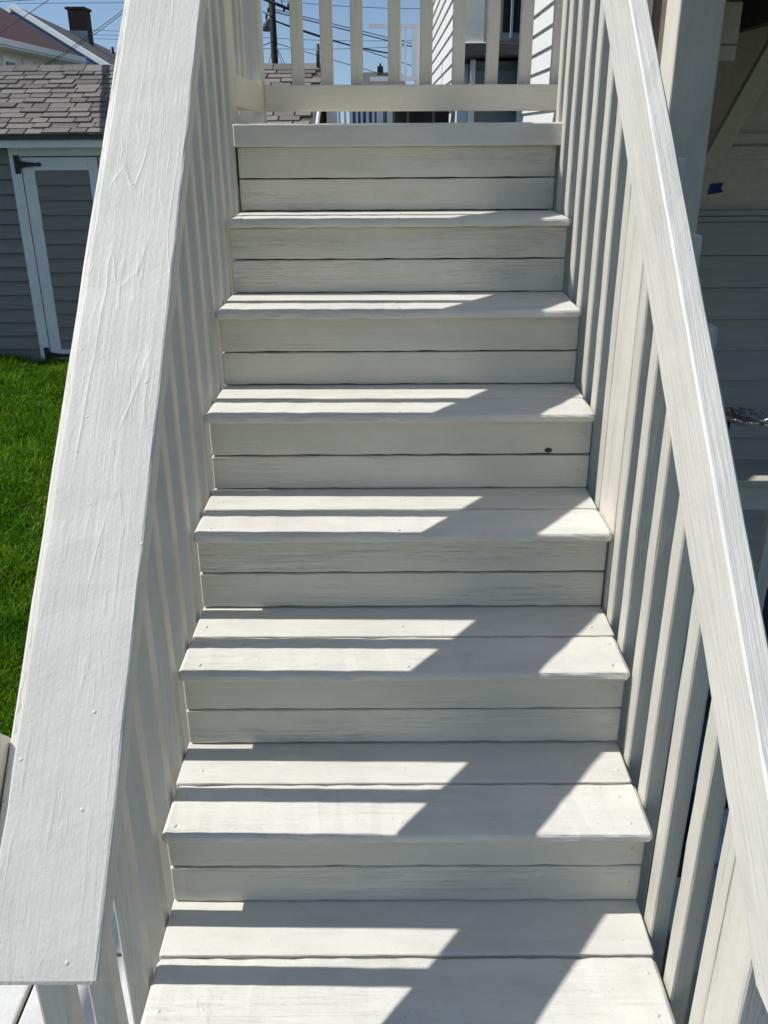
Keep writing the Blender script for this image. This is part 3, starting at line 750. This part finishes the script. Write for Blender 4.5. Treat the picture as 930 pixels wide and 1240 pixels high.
wm = (w0.x+w1.x)/2
for xa, xb in ((w0.x+0.03, wm-0.012), (wm+0.012, w1.x-0.03)):
    box('pane', wn, M_glass, (xa, 6.69, wz+0.06), (xb, 6.699, wz+0.55))
    box('pane', wn, M_glass, (xa, 6.69, wz+0.58), (xb, 6.699, 3.3))
box('glazing_bar', wn, M_white, (wm-0.010, 6.68, wz+0.02), (wm+0.010, 6.6895, 3.35), 0.002)
# right wing nearer the landing, its left side sunlit
WX = at(657, 60, 5.2).x
box('wing_wall', wh, M_clap, (WX+0.02, 4.6, GZ), (3.2, 6.09, 5.2))
z = 5.2
while z > GZ+0.05:
    b_ = z-0.115
    prism('siding_board', wh, M_clap, [(WX-0.002, z), (WX-0.018, b_-0.002), (WX+0.019, b_-0.002), (WX+0.019, z)], 'y', 4.61, 6.0); z -= 0.115
box('corner_board', wh, M_clap, (WX-0.025, 6.005, GZ), (WX+0.10, 6.09, 5.2), 0.003)
dsx = at(651, 60, 6.02).x
tube('downspout', wh, M_metal, [(dsx-0.02, 6.05, 5.0), (dsx-0.02, 6.05, GZ+0.05)], 0.03, 8)

# balcony with white metal railing and the deck rail seen under the bottom rail
bal = thing('balcony_railing', 'thin white metal balcony railing beside the white house', 'railing', at(493, 98, 9.0))
b0, b1, b2, b3 = at(483, 98, 9.0), at(506, 98, 9.0), at(483, 29, 9.0), at(506, 29, 9.0)
box('top_rail', bal, M_white, (b0.x-0.3, 8.98, b2.z-0.035), (b1.x, 9.02, b2.z))
box('bottom_rail', bal, M_white, (b0.x-0.3, 8.98, b0.z), (b1.x, 9.02, b0.z+0.04))
for px, r_ in ((484.5, .015), (491, .010), (501.5, .022)):
    q = at(px, 60, 9.0); box('bar', bal, M_white, (q.x-r_, 8.985, b0.z+0.0405), (q.x+r_, 9.015, b2.z-0.0355))
box('post', bal, M_white, (b1.x-0.04, 9.03, GZ), (b1.x+0.02, 9.09, b2.z-0.01))
dk = thing('picket_railing', 'white picket deck railing seen through the gap under the landing rail', 'railing', at(435, 160, 8.0))
pz0, pz1 = GZ+1.2, at(435, 114, 8.0).z
xx0, xx1 = at(397, 140, 8.0).x, at(476, 140, 8.0).x
box('top_rail', dk, M_white, (xx0, 7.98, pz1-0.04), (xx1, 8.03, pz1))
box('bottom_rail', dk, M_white, (xx0, 7.985, pz0), (xx1, 8.025, pz0+0.04))
for px, r_ in ((402, .05), (411, .010), (418, .010), (425, .014), (432, .010), (438, .010), (445, .012), (452, .012), (460, .030), (467, .010), (472, .045)):
    q = at(px, 140, 8.0); box('picket' if r_ < .03 else 'post', dk, M_white, (q.x-r_, 7.99, pz0+0.0405 if r_ < .03 else GZ), (q.x+r_, 8.02, pz1-0.0405))
bh = at(455, 140, 15)
bw = thing('garage', 'small blue garage behind the white picket railing', 'garage', (bh.x, 15, GZ))
box('wall', bw, M_bluewall, (at(424, 140, 15).x, 15, GZ), (at(475, 140, 15).x, 17, at(430, 125, 15).z))
box('roof', bw, M_greyroof, (at(422, 140, 15).x, 14.9, at(430, 125, 15).z+0.001), (at(477, 140, 15).x, 17.1, at(430, 121, 15).z))
op0, op1 = at(476, 140, 7.2), at(531, 140, 7.2)
cp = thing('carport', 'dark open lean-to with timber posts seen under the landing rail', 'carport', ((op0.x+op1.x)/2, 7.2, GZ))
box('back_wall', cp, M_dark, (op0.x, 7.5, GZ), (XW-0.03, 7.54, at(500, 112, 7.2).z))  # near-black wall colour paints in the shade of the open porch
box('roof', cp, M_darkroof, (op0.x-0.02, 7.0, at(500, 112, 7.2).z+0.001), (XW-0.03, 7.6, at(500, 108, 7.2).z))
for px in (477, 494, 525):
    q = at(px, 140, 7.2); box('post', cp, M_porchbrown, (q.x-0.012, 7.19, GZ), (q.x+0.012, 7.23, at(500, 112, 7.2).z))

# ------------------------------------------------------------------ utility pole and wires
up_ = thing('utility_pole', 'dark wooden utility pole with grey transformer behind the shed', 'utility pole', (at(333, 85, 27).x, 27, GZ))
p0, p1 = at(333.5, 88, 27), at(327.5, -30, 27)
d_ = (p1-p0); base = p0-d_*((p0.z-GZ)/d_.z)
tube('pole', up_, M_pole, [base, p0, p1+d_*0.35], 0.115, 10, 0.085)
ca_ = at(329, 3, 27)
tube('cross_arm', up_, M_pole, [at(318, -2, 26.8), at(352, 12, 26.7)], 0.045, 6)
t0, t1 = at(322.5, 38, 26.8), at(322.5, 23, 26.8)
tf = tube('transformer', up_, M_transf, [t0, t1], 0.10, 14)
tube('bushing', tf, M_black, [t1, t1+Vector((0.02, 0, 0.14))], 0.03, 8)
for px, py in ((344, 13), (349, 10), (325, 15), (331, -4)):
    q = at(px, py, 26.7); tube('insulator', up_, M_black, [q, q+Vector((0, 0, 0.07)), q+Vector((0.02, 0, 0.12))], 0.045, 8, 0.03)

def wire(pa, pb, Ya, Yb, sag=0.0, r_=0.012, lab='thin dark overhead wire crossing the sky behind the landing railing', grp='overhead wires behind the landing'):
    A_, B_ = at(*pa, Ya), at(*pb, Yb)
    pts = [A_.lerp(B_, i/10)+Vector((0, 0, -sag*4*(i/10)*(1-i/10))) for i in range(11)]
    tag(tube('power_line', None, M_wire, pts, r_, 5), lab, 'power line', grp)
wire((331, 14), (560, 72), 27, 33, 0.0, 0.016)
wire((331, 11), (560, 68), 27, 33, 0.0, 0.012)
wire((332, 25), (500, 80), 27, 30, 0.0, 0.012)
wire((332, 25), (480, 66), 27, 29, 0.1, 0.022)
wire((333, 52), (470, 92), 27, 24, 0.0, 0.010)
wire((300, 44), (520, 48), 40, 40, 0.1, 0.010)
wire((300, 58), (520, 54), 40, 40, 0.1, 0.010)
wire((340, 1), (560, 10), 36, 36, 0.1, 0.010)
wire((334, 55), (345, 88), 27, 20, 0.0, 0.008)
wire((334, 55), (350, 88), 27, 20, 0.0, 0.008)
wire((330, 60), (322, 88), 27, 22, 0.0, 0.008)
wire((344, 14), (338, -10), 26.7, 24, 0.0, 0.012)
wire((318, 14), (331, 22), 26, 27, 0.0, 0.012)
wire((319, 55), (331, 50), 26, 27, 0.0, 0.012)
L2 = 'thin dark overhead wire crossing the sky above the shed'; G2 = 'overhead wires above the shed'
wire((-20, 3), (70, -2), 18, 19, 0.0, 0.006, L2, G2)
wire((62, -2), (0, 40), 14, 13.0, 0.0, 0.005, L2, G2)
wire((165, 0), (54, 79), 14, 14.6, 0.02, 0.005, L2, G2)
wire((165, 3), (56, 80), 14, 14.6, 0.03, 0.005, L2, G2)
wire((20, 4), (200, 3), 34, 34, 0.0, 0.009, L2, G2)
wire((100, 36), (200, 40), 40, 40, 0.0, 0.008, L2, G2)
wire((100, 42), (200, 44), 40, 40, 0.0, 0.008, L2, G2)
wire((100, 46.5), (200, 49), 40, 40, 0.0, 0.008, L2, G2)
# cable added above the shed's left part to cast a shadow across the shingles
cx = at(112, 120, SY+0.4).x-1.25/math.tan(SUN_EL)
tag(tube('shadow_cable', None, M_wire, [(cx-0.02, -6, 3.3), (cx-0.01, 3, 3.05), (cx, SY, 3.0), (cx+0.06, RY+0.5, 3.15), (cx+0.6, 26, 5.6)], 0.032, 8),
    'thick black cable added above the shed roof to cast a shadow', 'cable')
